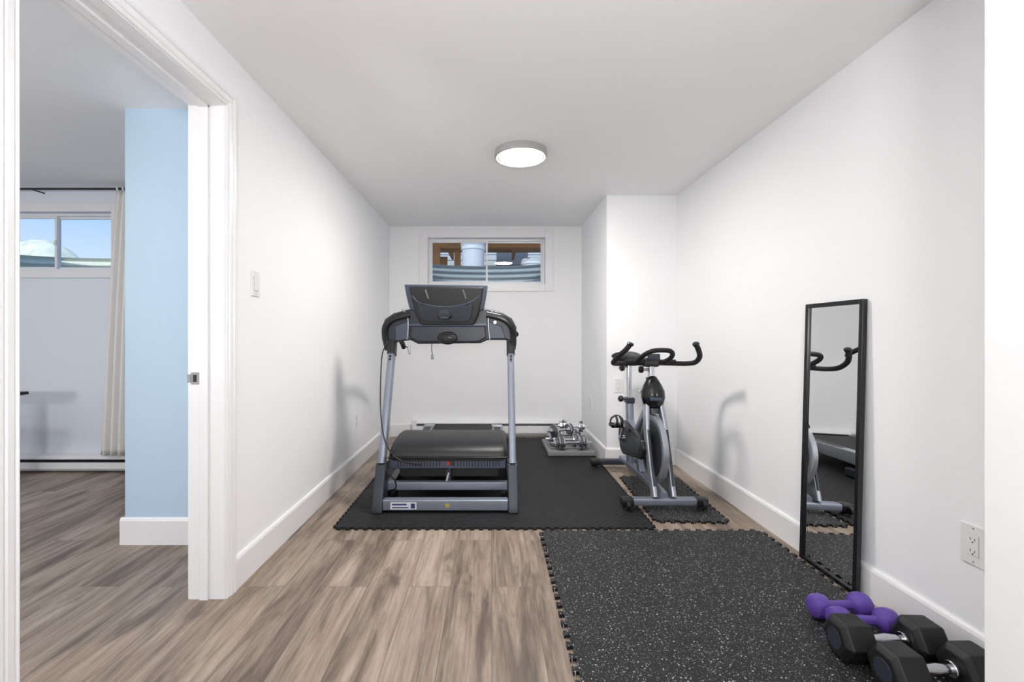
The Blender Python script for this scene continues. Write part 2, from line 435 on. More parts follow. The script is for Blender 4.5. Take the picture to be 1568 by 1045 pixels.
tub(-0.27, YB+1.7, 0.80, 0.17); tub(0.62, YB+2.0, 0.62, 0.17)
# snowy hedge beyond other window
bm = bmesh.new()
for i in range(15):
    x = -12.5+i*0.75+random.uniform(-.2,.2); s = random.uniform(0.5,0.85)
    if x > -3.5: continue
    hz = 0.25 if x < -8.6 else 0.0
    mt = Matrix.Translation((x-1, YO+6+random.uniform(-.5,.5), 1.8+hz+random.uniform(-.05,.25))) @ Matrix.Diagonal((s*1.5,s,s*1.4,1))
    bmesh.ops.create_icosphere(bm, subdivisions=4, radius=0.9, matrix=mt)
for v in bm.verts:
    v.co += Vector((random.uniform(-.03,.03),random.uniform(-.03,.03),random.uniform(-.03,.03)))
finish('snowy_hedge', bm, M_hill, smooth=True)
box('ground_outside_other', -16, -2.3, YO+1.1, YO+9, 1.1, 1.45, M_ground)

# ------------------------------------------------------------------ heaters
def heater(name, x0,x1,yb,h0,h1,dp=0.065):
    p = [box('back_panel', x0,x1,yb-0.012,yb,h0,h1, M_trim),
         prism('top_hood', [(yb-0.012,h1),(yb-0.012,h1-0.012),(yb-dp*0.8,h1-0.022),(yb-dp,h1-0.036),(yb-dp,h1-0.028),(yb-dp*0.8,h1-0.010)], 'x', x0+0.03, x1-0.03, M_trim),
         prism('front_panel', [(yb-dp,h1-0.06),(yb-dp-0.003,h0+0.02),(yb-dp*0.8,h0),(yb-dp*0.75,h0+0.004),(yb-dp+0.004,h0+0.022),(yb-dp+0.004,h1-0.06)], 'x', x0+0.03, x1-0.03, M_trim),
         box('end_cap_left', x0,x0+0.045,yb-dp-0.005,yb-0.0125,h0,h1, M_trim, bevel=0.004),
         box('end_cap_right', x1-0.045,x1,yb-dp-0.005,yb-0.0125,h0,h1, M_trim, bevel=0.004),
         boxes('fins', [(x0+0.06+i*0.012,x0+0.061+i*0.012,yb-dp+0.01,yb-0.014,h0+0.03,h1-0.03) for i in range(int((x1-x0-0.12)/0.012))], M_iron),
         cyl('element', (x0+0.04,yb-dp/2,(h0+h1)/2),(x1-0.04,yb-dp/2,(h0+h1)/2),0.008,M_iron)]
    return group(name, p)
heater('baseboard_heater', -0.855, 0.765, YB-0.001, 0.03, 0.185)
heater('baseboard_heater', -4.3, -2.02, YO-0.001, 0.015, 0.145)

# ------------------------------------------------------------------ switch & outlets (built facing -Y then rotated)
def plate(name, loc, rot, kind='outlet', w=0.072, h=0.118):
    p = [box('cover', -w/2,w/2,-0.006,0,-h/2,h/2, M_plate, bevel=0.002)]
    if kind == 'switch':
        p.append(box('rocker', -0.016,0.016,-0.010,-0.005,-0.033,0.033, M_plate, bevel=0.002))
        p.append(boxes('gap', [(-0.0172,0.0172,-0.0063,-0.0058,-0.0342,0.0342)], M_grey))
    elif kind == 'outlet':
        p.append(box('face', -0.017,0.017,-0.008,-0.005,-0.034,0.034, M_plate, bevel=0.001))
        p.append(boxes('gap', [(-0.018,0.018,-0.0063,-0.0058,-0.035,0.035)], M_grey))
        sl = []
        for s in (-1,1):
            z = s*0.019
            sl += [(-0.0075,-0.006,-0.0086,-0.0079,z-0.004,z+0.005),(0.006,0.0075,-0.0086,-0.0079,z-0.003,z+0.004),(-0.0022,0.0022,-0.0086,-0.0079,z-0.011,z-0.007)]
        p.append(boxes('slots', sl, M_dark))
    for s in (-1,1):
        p.append(cyl('screw_%d'%(s+2), (0,-0.0055,s*(h/2-0.011)),(0,-0.0068,s*(h/2-0.011)),0.003,M_silver2,n=12))
    return group(name, p, loc, (0,0,rot))
R90 = math.pi/2
plate('light_switch', (XL,2.14,1.335), R90, 'switch')
plate('wall_outlet', (XL,3.73,0.40), R90)
plate('wall_outlet', (BUMPX,4.49,0.436), -R90)
plate('wall_outlet', (1.075,BUMPY,0.67), 0)
plate('wall_outlet', (XR,1.485,0.41), -R90, w=0.082, h=0.13)

# ------------------------------------------------------------------ ceiling lights
def clight(name, loc, r=0.17, mat=M_lamp):
    return group(name, [
        lathe('ring', [(r-0.03,0),(r-0.004,0),(r-0.002,-0.01),(r,-0.034),(r-0.002,-0.044),(r-0.010,-0.047),(r-0.020,-0.044),(r-0.022,-0.040),(r-0.024,-0.006),(r-0.03,-0.004)], (0,0,0), (0,0,1), M_ring, n=64),
        lathe('diffuser_edge', [(r-0.022,-0.036),(r-0.026,-0.041),(r-0.032,-0.0445),(r-0.033,-0.043),(r-0.023,-0.035)], (0,0,0), (0,0,1), M_lampe, n=64),
        lathe('diffuser', [(r-0.0325,-0.0445),(r-0.045,-0.048),(r*0.5,-0.056),(0,-0.058)], (0,0,0), (0,0,1), mat, n=64)], loc)
clight('hall_fill_light', (0.187,2.95,CH))
clight('hall_fill_light', (0.1,0.1,CH), mat=M_fill_hall)  # added unseen lamp, fill light from the hall
clight('hall_fill_light', (0.1,-1.7,CH), mat=M_fill_hall)  # second added fill lamp, farther back in the hall, out of view
clight('hall_fill_light', (-3.0,1.5,CH), mat=M_fill_other)  # unseen lamp added to brighten the other room

# added fill lights, out of view, brightening both rooms off the ceiling
def uplight(name, loc, d, energy, size):
    l = bpy.data.lights.new(name, 'AREA'); l.shape = 'DISK'; l.size = size; l.energy = energy; l.color = (1,0.99,0.985)
    o = bpy.data.objects.new(name, l); COL.objects.link(o); o.location = loc
    o.rotation_euler = Vector(d).to_track_quat('-Z','Y').to_euler()
uplight('bounce_fill', (0.1,-0.9,1.25), (0,0.60,0.80), 50, 0.5)
uplight('bounce_fill', (-3.2,-1.0,1.2), (0,0.60,0.80), 62, 0.5)

# ------------------------------------------------------------------ curtain, rod, desk
bm = bmesh.new(); rows=[]
for i in range(41):
    f = i/40; z = 2.225-(2.225-0.155)*f; xl = -2.945-0.125*f**0.8
    rows.append([bm.verts.new((xl+(-2.68-xl)*j/120, 3.585+0.028*math.sin(j/120*math.pi*13+0.3*math.sin(f*3))*(0.5+0.5*f), z)) for j in range(121)])
for a,b_ in zip(rows,rows[1:]):
    for j in range(120): bm.faces.new((a[j],a[j+1],b_[j+1],b_[j]))
cur = finish('panel', bm, M_curt, smooth=True)
s = cur.modifiers.new('s','SOLIDIFY'); s.thickness = 0.003
cparts = [cur]
for i in range(6):
    x = -2.93+i*0.045
    cparts.append(lathe('ring_%d'%i, [(0.0105,-0.006),(0.014,-0.006),(0.014,0.006),(0.0105,0.006)], (x,3.585,2.245), (1,0,0), M_curt, n=20))
cparts += [cyl('rod', (-4.5,3.585,2.245),(-2.6,3.585,2.245),0.008,M_rod),
     cyl('bracket', (-3.62,3.585,2.245),(-3.62,3.70,2.245),0.005,M_rod), lathe('finial',[(0,-0.02),(0.015,-0.012),(0.018,0),(0.015,0.012),(0,0.02)],(-2.59,3.585,2.245),(1,0,0),M_rod)]
group('window_curtain', cparts)
group('desk', [box('top', -4.4,-3.34,2.75,3.3,0.67,0.692,M_desk,bevel=0.004),
     boxes('legs', [(-4.37,-4.33,2.78,2.82,0,0.67),(-4.37,-4.33,3.23,3.27,0,0.67),(-3.6,-3.56,2.78,2.82,0,0.67),(-3.6,-3.56,3.23,3.27,0,0.67)], M_desk, bevel=0.003)])

# ------------------------------------------------------------------ mats
def puzzle(name, x0,x1,y0,y1, h, mat, pitch=0.061, d=0.018):
    pts = []
    cs = [(x0,y0),(x1,y0),(x1,y1),(x0,y1)]
    for i in range(4):
        a = Vector(cs[i]); b_ = Vector(cs[(i+1)%4]); e = b_-a; L = e.length; t = e/L; nrm = Vector((t.y,-t.x))
        n = max(1, round(L/pitch)); p = L/n
        pts.append(a)
        for k in range(n):
            for f, o in ((0.34,0),(0.26,d),(0.74,d),(0.66,0)):
                pts.append(a+t*(k+f)*p+nrm*o)
    bm = bmesh.new()
    A = [bm.verts.new((p.x,p.y,0.0)) for p in pts]; B = [bm.verts.new((p.x,p.y,h)) for p in pts]
    bm.faces.new(A[::-1]); bm.faces.new(B)
    n = len(pts)
    for i in range(n): bm.faces.new((A[i],A[(i+1)%n],B[(i+1)%n],B[i]))
    return finish(name, bm, mat)
puzzle('exercise_mat', 0.282,1.483,1.33,2.533,0.012, M_mats, d=0.021)
puzzle('exercise_mat', -0.885,0.915,2.578,4.84,0.012, M_matp, pitch=0.05, d=0.014)
mt = puzzle('exercise_mat', -0.205,0.205,-0.42,0.42,0.012, M_mats)
mt.location = (1.185,3.09,0); mt.rotation_euler = (0,0,math.radians(-2))

# ------------------------------------------------------------------ leaning mirror
W, H, F = 0.35, 1.245, 0.02
th = math.atan2(0.032, 1.245)
mirror = group('leaning_mirror', [
    boxes('frame', [(-0.022,0,0,F,0,H),(-0.022,0,W-F,W,0,H),(-0.022,0,F,W-F,0,F),(-0.022,0,F,W-F,H-F,H)], M_blackg, bevel=0.003),
    box('backing', -0.006,-0.001,F*0.5,W-F*0.5,F*0.5,H-F*0.5, M_black),
    box('mirror_glass', -0.012,-0.008,F,W-F,F,H-F, M_mirror)], (1.5365,1.905,0.001), (0,th,0))

# ------------------------------------------------------------------ treadmill
TX = -0.283
TZ = 0.012
D0 = 3.18
def q(px,py,D=D0):   # measured outline (m) of the console silhouette
    return ((px-753)/700*D - TX, 1.09-(py-515)/700*D - TZ)
tp = []
up0, up1 = Vector((0,2.80,0.0)), Vector((0,3.22,1.02))
for s, nm in ((-1,'left'),(1,'right')):
    x = s*0.415
    d = (up1-up0)
    b_ = up0+d*0.26; c = up0+d*1.0
    tp.append(sweep('upright_'+nm, [(x,b_.y,b_.z),(x,c.y,c.z)], 0, M_silver, k=1, rect=(0.022,0.038)))
    tp.append(prism('boot_'+nm, [(2.765,0.0),(2.90,0.0),(2.93,0.09),(2.965,0.26),(2.955,0.275),(2.885,0.275),(2.87,0.262),(2.78,0.06)], 'x', x-0.032, x+0.032, M_char, bevel=0.01))
    tp.append(box('base_rail_'+nm, x-0.025,x+0.025,2.88,3.75,0.015,0.075, M_char, bevel=0.006))
    tp.append(box('foot_pad_'+nm, x-0.02,x+0.02,3.66,3.74,0.0,0.016, M_rubber))
    tp.append(sweep('joint_'+nm, [(x,up0.y+d.y*0.93,up0.z+d.z*0.93),(x,c.y+0.005,c.z+0.03)], 0, M_black, k=1, rect=(0.028,0.045)))
    for k in (0.89,0.91):
        p = up0+d*k
        tp.append(cyl('bolt_%s_%d'%(nm,int(k*100)), (x,p.y-0.046,p.z+0.014),(x,p.y-0.034,p.z+0.01),0.008,M_dark,n=12))
    tp.append(sweep('handrail_'+nm, [(s*0.455,3.24,1.09),(s*0.455,3.38,1.10),(s*0.45,3.55,1.08),(s*0.445,3.72,1.02),(s*0.445,3.78,0.985)], 0.019, M_foam))
    tp.append(prism('side_rail_'+nm, [(3.45,0.10),(4.60,0.10),(4.62,0.13),(4.62,0.175),(4.58,0.19),(3.45,0.205)], 'x', s*0.335-0.045, s*0.335+0.045, M_silver2, bevel=0.006))
    tp.append(box('foot_tread_'+nm, s*0.335-0.032,s*0.335+0.032,3.6,4.45,0.186,0.199, M_black, bevel=0.003))
    tp.append(prism('rear_cap_'+nm, [(4.46,0.0),(4.60,0.0),(4.66,0.05),(4.66,0.17),(4.60,0.205),(4.46,0.208)], 'x', s*0.335-0.052, s*0.335+0.052, M_silver2, bevel=0.012))
tp.append(box('front_bar', -0.385,0.385,2.785,2.845,0.012,0.078, M_silver, bevel=0.008))
tp.append(box('cross_bar', -0.385,0.385,2.94,2.985,0.085,0.138, M_silver, bevel=0.006))
tp.append(box('lift_arm', -0.018,0.018,2.98,3.3,0.09,0.21, M_char, bevel=0.004))
tp.append(sweep('incline_strut', [(-0.01,2.975,0.135),(0.015,3.0,0.24)], 0.008, M_silver2, k=1))
tp.append(box('bar_label', -0.335,-0.175,2.7840,2.7855,0.022,0.066, M_label))
tp.append(boxes('bar_label_print', [(-0.325,-0.235,2.7832,2.7842,0.047,0.057),(-0.325,-0.225,2.7832,2.7842,0.030,0.036),(-0.21,-0.185,2.7832,2.7842,0.028,0.058)], M_labelb))
tp.append(box('bar_warning_label', 0.0,0.025,2.7842,2.7855,0.035,0.056, M_yel))
hp = [(2.945,0.295),(2.952,0.322),(2.98,0.348),(3.04,0.370),(3.12,0.382),(3.25,0.388),(3.40,0.380),(3.52,0.355),(3.60,0.31),(3.63,0.22),(2.96,0.22)]
bm = bmesh.new(); secs = []
for x, sc in ((-0.382,0.90),(-0.375,0.965),(-0.357,0.995),(-0.325,1.0),(0.325,1.0),(0.357,0.995),(0.375,0.965),(0.382,0.90)):
    secs.append([bm.verts.new((x, 3.28+(y-3.28)*(0.5+0.5*sc), 0.22+(z-0.22)*sc)) for y,z in hp])
for a,b_ in zip(secs,secs[1:]):
    n=len(hp)
    for i in range(n): bm.faces.new((a[i],a[(i+1)%n],b_[(i+1)%n],b_[i]))
bm.faces.new(secs[0]); bm.faces.new(secs[-1][::-1])
hood = finish('motor_hood', bm, M_black, smooth=True)
md = hood.modifiers.new('es','EDGE_SPLIT'); md.split_angle=math.radians(45)
tp.append(hood)
tp.append(box('hood_lip', -0.385,0.385,2.935,2.965,0.288,0.302, M_blackg, bevel=0.004))
tp.append(box('hood_band', -0.375,0.375,2.95,3.5,0.222,0.29, M_slate, bevel=0.008))
sl=[]
for i in range(15):
    x=-0.325+i*0.019
    sl.append((x,x+0.008,2.9485,2.952,0.236,0.274))
for i in range(15):
    x=0.06+i*0.019
    sl.append((x,x+0.008,2.9485,2.952,0.236,0.274))
tp.append(boxes('hood_vents', sl, M_dark))
tp.append(box('power_switch', -0.005,0.012,2.944,2.952,0.245,0.27, M_red, bevel=0.002))
tp.append(box('power_socket', 0.018,0.045,2.945,2.952,0.24,0.272, M_dark, bevel=0.002))
tp.append(box('motor_pan', -0.33,0.33,3.04,3.58,0.14,0.222, M_dark, bevel=0.01))
for s,nm in ((-1,'left'),(1,'right')):
    tp.append(cyl('transport_wheel_'+nm, (s*0.345,3.02,0.055),(s*0.375,3.02,0.055),0.045,M_rubber))
tp.append(box('deck_frame', -0.29,0.29,3.5,4.60,0.09,0.16, M_black, bevel=0.006))
tp.append(prism('running_belt', [(3.5,0.165),(4.60,0.162),(4.63,0.14),(4.645,0.14),(4.61,0.175),(3.5,0.178)], 'x', -0.27,0.27, M_belt))
tp.append(cyl('rear_roller', (-0.285,4.60,0.14),(0.285,4.60,0.14),0.03,M_belt))
body = [(584,502),(589,489),(602,480),(625,474),(747,473),(769,479),(784,488),(791,501),(791,531),(781,530),(776,521),(747,521),(735,526),(640,527),(628,521),(606,524),(601,534),(588,533),(584,518)]
tp.append(prism('console_body', [q(*p) for p in body], 'y', 3.18, 3.27, M_char, bevel=0.012))
def qq(px,py,y): a=q(px,py); return (a[0],y,a[1])
tp.append(sweep('arch_left', [qq(594,536,3.2),qq(590,515,3.19),qq(592,499,3.175),qq(604,488,3.17),qq(628,482,3.175)], 0, M_blackg, rect=(0.03,0.022), ref=(0,1,0)))
tp.append(sweep('arch_right', [qq(785,535,3.2),qq(786,515,3.19),qq(782,499,3.175),qq(769,488,3.17),qq(745,482,3.175)], 0, M_blackg, rect=(0.03,0.022), ref=(0,1,0)))
tp.append(prism('side_tray_left', [q(*p) for p in [(605,500),(627,492),(628,520),(607,522)]], 'y', 3.165, 3.185, M_slate, bevel=0.006))
tp.append(prism('side_tray_right', [q(*p) for p in [(747,492),(768,500),(774,519),(747,519)]], 'y', 3.165, 3.185, M_slate, bevel=0.006))
tp.append(prism('lower_panel', [q(*p) for p in [(630,499),(743,499),(745,517),(733,524),(641,524),(629,517)]], 'y', 3.15, 3.185, M_char, bevel=0.01))
tp.append(prism('lower_panel_rim', [q(*p) for p in [(628,496),(745,496),(745,500),(628,500)]], 'y', 3.14, 3.185, M_slate, bevel=0.004))
cx,cz = q(686,518)
tp.append(lathe('lower_grille', [(0,0.022),(0.03,0.02),(0.055,0.012),(0.06,0)], (cx,3.15,cz), (0,-1,0), M_blackg, scale=(1.15,0.75)))
tp.append(boxes('lower_grille_slats', [(cx-0.045+abs(i)*0.006,cx+0.045-abs(i)*0.006,3.123,3.14,cz+i*0.009-0.002,cz+i*0.009+0.002) for i in range(-3,4)], M_dark))
tp.append(sweep('silver_trim_left', [qq(616,474,3.165),qq(624,483,3.16),qq(626,500,3.16),qq(624,520,3.165)], 0, M_silver2, rect=(0.006,0.004), ref=(0,1,0)))
tp.append(sweep('silver_trim_right', [qq(757,474,3.165),qq(749,483,3.16),qq(748,500,3.16),qq(750,520,3.165)], 0, M_silver2, rect=(0.006,0.004), ref=(0,1,0)))
cx,cz = q(758,494)
tp.append(cyl('badge', (cx,3.17,cz),(cx,3.158,cz),0.013,M_silver2))
def slab(name, pts, yb, yt, t, mat, bevel):
    P = [q(*p) for p in pts]; zs=[p[1] for p in P]; z0,z1=min(zs),max(zs)
    bm=bmesh.new(); A=[];B=[]
    for x,z in P:
        y = yb+(yt-yb)*(z-z0)/(z1-z0)
        A.append(bm.verts.new((x,y,z))); B.append(bm.verts.new((x,y+t,z)))
    bm.faces.new(A); bm.faces.new(B[::-1]); n=len(P)
    for i in range(n): bm.faces.new((A[i],A[(i+1)%n],B[(i+1)%n],B[i]))
    return finish(name,bm,mat,bevel=bevel)
tp.append(slab('display_shell', [(621,437),(747,438),(745,452),(741,474),(730,480),(643,480),(628,474),(623,452)], 3.16,3.13,0.07,M_slate,0.008))
tp.append(slab('display_back_panel', [(629,441),(741,442),(738,462),(733,484),(726,499),(646,499),(639,484),(633,462)], 3.135,3.095,0.04,M_black,0.012))
tp.append(slab('display_inset', [(640,462),(648,468),(682,471),(717,468),(726,462),(722,488),(716,494),(654,494),(645,488)], 3.127,3.10,0.02,M_char,0.006))
cx,cz = q(682,483)
tp.append(lathe('speaker_grille', [(0,0.012),(0.045,0.012),(0.055,0.004),(0.056,0)], (cx,3.125,cz), (0,-1,0.2), M_blackg, scale=(1.0,0.62)))
tp.append(boxes('speaker_slats', [(cx-0.042+abs(i)*0.006,cx+0.042-abs(i)*0.006,3.106,3.114,cz+i*0.009-0.0015,cz+i*0.009+0.0015) for i in range(-3,4)], M_slate))
for px_,nm in ((656,'left'),(712,'right')):
    tp.append(sweep('slot_'+nm, [qq(px_-2,446,3.094),qq(px_,452,3.098),qq(px_+2,459,3.105)], 0.006, M_iron))
tp.append(sweep('curved_rib', [qq(634,455,3.104),qq(643,464,3.106),qq(660,469,3.109),qq(682,471,3.11),qq(705,469,3.109),qq(722,464,3.106),qq(734,455,3.104)], 0.0035, M_slate))  # raised slate arc across the display back
tp.append(box('display_screen', -0.22,0.22,3.2,3.206,1.22,1.38, M_blackg))
tp.append(sweep('pulse_bar', [(-0.2,3.26,1.12),(-0.2,3.36,1.15),(-0.15,3.42,1.16),(0.15,3.42,1.16),(0.2,3.36,1.15),(0.2,3.26,1.12)], 0.015, M_foam))
def c3(px,py,D): return ((px-753)/700*D-TX, D, 1.09-(py-515)/700*D-TZ)
tp.append(sweep('cable', [c3(597,522,3.12),c3(586,540,3.08),c3(583,580,3.0),c3(583,630,2.93),c3(588,670,2.90),c3(600,695,2.88),c3(620,708,2.88),c3(645,712,2.92)], 0.004, M_blackg))
tp.append(sweep('cable_lower', [c3(590,700,2.86),c3(592,722,2.83),c3(604,735,2.84),c3(606,748,2.86),c3(596,752,2.9)], 0.004, M_blackg))
tp.append(sweep('safety_cord', [c3(661,526,3.13),c3(661,535,3.12),c3(662,544,3.12)], 0.0025, M_blackg))
tp.append(box('safety_clip', *(lambda a:(a[0]-0.008,a[0]+0.008,3.11,3.13,a[2]-0.03,a[2]))(c3(662,544,3.12)), M_iron, bevel=0.003))
tp.append(sweep('hook_wire', [c3(612,522,3.13),c3(620,530,3.12),c3(626,534,3.12),c3(627,543,3.12)], 0.003, M_blackg))
tp.append(cyl('plug', c3(626,530,3.12), c3(627,541,3.12), 0.009, M_silver2, n=12))
group('treadmill', tp, (TX,0,TZ))

# ------------------------------------------------------------------ spin bike
bp_ = []
A = bp_.append
for y,w,nm in ((2.86,0.255,'front'),(3.76,0.25,'rear')):
    A(sweep('stabiliser_'+nm, [(-w+0.04,y,0.045),(w-0.04,y,0.045)], 0, M_silver if nm=='front' else M_char, k=1, rect=(0.03,0.022), ref=(0,1,0)))
    for s in (-1,1):
        A(sweep('end_cap_%s_%d'%(nm,s+1), [(s*(w-0.06),y,0.045),(s*(w+0.01),y,0.042)], 0, M_black, k=1, rect=(0.034,0.025), ref=(0,1,0)))
        zb = -0.0005 if (nm=='front' or s<0) else -0.012
        A(lathe('foot_%s_%d'%(nm,s+1), [(0,zb),(0.024,zb),(0.022,0.012),(0.01,0.018),(0,0.018)], (s*(w-0.02),y,0.0), (0,0,1), M_rubber, n=20))
for s in (-1,1):
    A(cyl('wheel_%d'%(s+1), (s*0.235-0.012,2.815,0.035),(s*0.235+0.012,2.815,0.035),0.024,M_rubber))
A(sweep('base_beam', [(0,2.86,0.075),(0,3.0,0.085),(0,3.55,0.085),(0,3.76,0.075)], 0, M_silver, k=3, rect=(0.028,0.022)))
for s,nm in ((-1,'left'),(1,'right')):
    A(sweep('fork_'+nm, [(s*0.058,2.86,0.07),(s*0.060,2.93,0.26),(s*0.058,3.0,0.47),(s*0.045,3.05,0.64)], 0, M_silver2, k=5, rect=(0.015,0.03)))
    A(sweep('fork_stripe_'+nm, [(s*0.058,2.850,0.14),(s*0.060,2.893,0.262),(s*0.058,2.961,0.47)], 0, M_char, k=4, rect=(0.008,0.006)))
    A(box('axle_plate_'+nm, s*0.058-0.006,s*0.058+0.006,2.94,3.09,0.30,0.37, M_char, bevel=0.004))
    A(cyl('axle_nut_'+nm, (s*0.06,3.03,0.335),(s*0.085,3.03,0.335),0.014,M_chrome,n=6))
    A(sweep('chain_stay_'+nm, [(s*0.05,3.07,0.335),(s*0.045,3.38,0.32)],0,M_silver,k=1,rect=(0.008,0.018)))
A(box('fork_crown', -0.062,0.062,3.02,3.10,0.60,0.655, M_silver2, bevel=0.012))
A(cyl('axle', (-0.06,3.03,0.335),(0.06,3.03,0.335),0.012,M_chrome))
A(lathe('flywheel', [(0.0,-0.012),(0.05,-0.012),(0.06,-0.008),(0.15,-0.008),(0.165,-0.018),(0.218,-0.018),(0.222,-0.014),(0.222,0.014),(0.218,0.018),(0.165,0.018),(0.15,0.008),(0.06,0.008),(0.05,0.012),(0,0.012)], (0,3.03,0.335), (1,0,0), M_silver2, n=72))
for s in (-1,1):
    A(lathe('flywheel_disc_%d'%(s+1), [(0,s*0.0205),(0.07,s*0.0205),(0.12,s*0.0202),(0.185,s*0.0198),(0.188,s*0.0175)], (0,3.03,0.335), (1,0,0), M_char, n=60))
bm=bmesh.new(); secs=[]
for z,w,dp in ((0.60,0.045,0.03),(0.63,0.068,0.05),(0.67,0.078,0.062),(0.71,0.076,0.062),(0.75,0.06,0.05),(0.79,0.036,0.036),(0.812,0.015,0.018)):
    secs.append([bm.verts.new((w*math.cos(2*math.pi*j/24), 3.04+dp*math.sin(2*math.pi*j/24)+(z-0.6)*0.1, z)) for j in range(24)])
for a,b_ in zip(secs,secs[1:]):
    for j in range(24): bm.faces.new((a[j],a[(j+1)%24],b_[(j+1)%24],b_[j]))
bm.faces.new(secs[0]); bm.faces.new(secs[-1][::-1])
A(finish('head_shield', bm, M_blackg, smooth=True))
A(box('head_badge', -0.04,0.04,2.985,2.992,0.655,0.675, M_slate, bevel=0.002))
A(sweep('head_tube', [(0,3.04,0.56),(0,3.08,0.80)], 0, M_char, k=1, rect=(0.03,0.035)))
A(sweep('handlebar_post', [(0,3.075,0.78),(0,3.095,0.90)], 0, M_chrome, k=1, rect=(0.018,0.024)))
A(sweep('down_tube', [(0,3.07,0.62),(0,3.22,0.50),(0,3.34,0.37),(0,3.38,0.31)], 0, M_silver, rect=(0.03,0.03)))
A(sweep('seat_tube', [(0,3.55,0.08),(0,3.55,0.30),(0,3.57,0.58)], 0, M_silver, k=4, rect=(0.026,0.032)))
A(sweep('mid_tube', [(0,3.38,0.32),(0,3.56,0.42)], 0, M_silver, k=1, rect=(0.025,0.028)))
A(sweep('lower_strut', [(0,3.38,0.32),(0,3.28,0.10)], 0, M_silver, k=1, rect=(0.025,0.03)))
A(sweep('seat_post', [(0,3.57,0.55),(0,3.585,0.86)], 0, M_chrome, k=1, rect=(0.018,0.024)))
A(box('seat_collar', -0.033,0.033,3.53,3.615,0.555,0.60, M_char, bevel=0.008))
A(sweep('seat_slider', [(0,3.46,0.862),(0,3.68,0.862)], 0, M_chrome, k=1, rect=(0.02,0.012)))
def knob(nm, p, d):
    p=Vector(p); d=Vector(d).normalized()
    A(cyl(nm+'_stem', p, p+d*0.03, 0.008, M_chrome, n=14))
    A(lathe(nm, [(0,0),(0.016,0),(0.024,0.008),(0.024,0.026),(0.016,0.034),(0,0.034)], p+d*0.028, d, M_black, n=8))
knob('seat_knob', (-0.026,3.575,0.585), (-1,-0.3,0.1))
knob('slider_knob', (-0.015,3.58,0.84), (-1,-0.2,-0.3))
knob('bar_knob', (-0.015,3.1,0.85), (-1,0.4,0))
knob('resistance_knob', (0,3.16,0.57), (0,0.5,1))
bm=bmesh.new(); secs=[]
for y,w,h in ((3.36,0.014,0.012),(3.38,0.024,0.022),(3.44,0.03,0.028),(3.52,0.045,0.032),(3.58,0.085,0.036),(3.64,0.115,0.04),(3.69,0.11,0.036),(3.715,0.07,0.022)):
    secs.append([bm.verts.new((w*math.cos(2*math.pi*j/24), y, 0.905+h*math.sin(2*math.pi*j/24)+ (0.012 if y>3.6 else 0)-0.02*(math.sin(2*math.pi*j/24)<-0.5))) for j in range(24)])
for a,b_ in zip(secs,secs[1:]):
    for j in range(24): bm.faces.new((a[j],a[(j+1)%24],b_[(j+1)%24],b_[j]))
bm.faces.new(secs[0]); bm.faces.new(secs[-1][::-1])
A(finish('saddle', bm, M_rubber, smooth=True))
A(sweep('handlebar_cross', [(-0.17,3.10,0.905),(0.17,3.10,0.905)], 0.014, M_foam, k=1))
for s,nm in ((-1,'left'),(1,'right')):
    A(sweep('horn_'+nm, [(s*0.05,3.10,0.895),(s*0.17,3.105,0.892),(s*0.24,3.085,0.892),(s*0.270,3.02,0.905),(s*0.262,2.94,0.945),(s*0.230,2.885,0.99),(s*0.208,2.87,1.022)], 0.0165, M_foam))
    A(lathe('horn_tip_'+nm, [(0,-0.004),(0.02,-0.002),(0.022,0.008),(0.016,0.016),(0,0.018)], (s*0.207,2.868,1.022), (-s*0.3,-0.3,1), M_blackg, n=20))
A(sweep('inner_loop', [(-0.085,3.10,0.90),(-0.098,3.02,0.925),(-0.088,2.94,0.96),(-0.045,2.895,0.985),(0.045,2.895,0.985),(0.088,2.94,0.96),(0.098,3.02,0.925),(0.085,3.10,0.90)], 0.0155, M_foam))
A(box('bar_clamp', -0.05,0.05,3.06,3.13,0.87,0.93, M_black, bevel=0.012))
A(box('bar_computer', -0.04,0.04,3.02,3.05,0.915,0.96, M_char, bevel=0.008))
def capsule(y0,z0,r0,y1,z1,r1,n=16):
    a=math.atan2(z1-z0,y1-y0); P=[]
    for i in range(n+1):
        t=a+math.pi/2+math.pi*i/n; P.append((y0+r0*math.cos(t), z0+r0*math.sin(t)))
    for i in range(n+1):
        t=a-math.pi/2+math.pi*i/n; P.append((y1+r1*math.cos(t), z1+r1*math.sin(t)))
    return P
A(prism('chain_guard', capsule(3.03,0.335,0.075,3.40,0.325,0.125), 'x', -0.100,-0.066, M_blackg, bevel=0.008))
A(prism('chain_guard_trim', capsule(3.06,0.335,0.04,3.40,0.325,0.09), 'x', -0.103,-0.098, M_char, bevel=0.002))
A(cyl('bottom_bracket', (-0.115,3.38,0.325),(0.095,3.38,0.325),0.028,M_chrome))
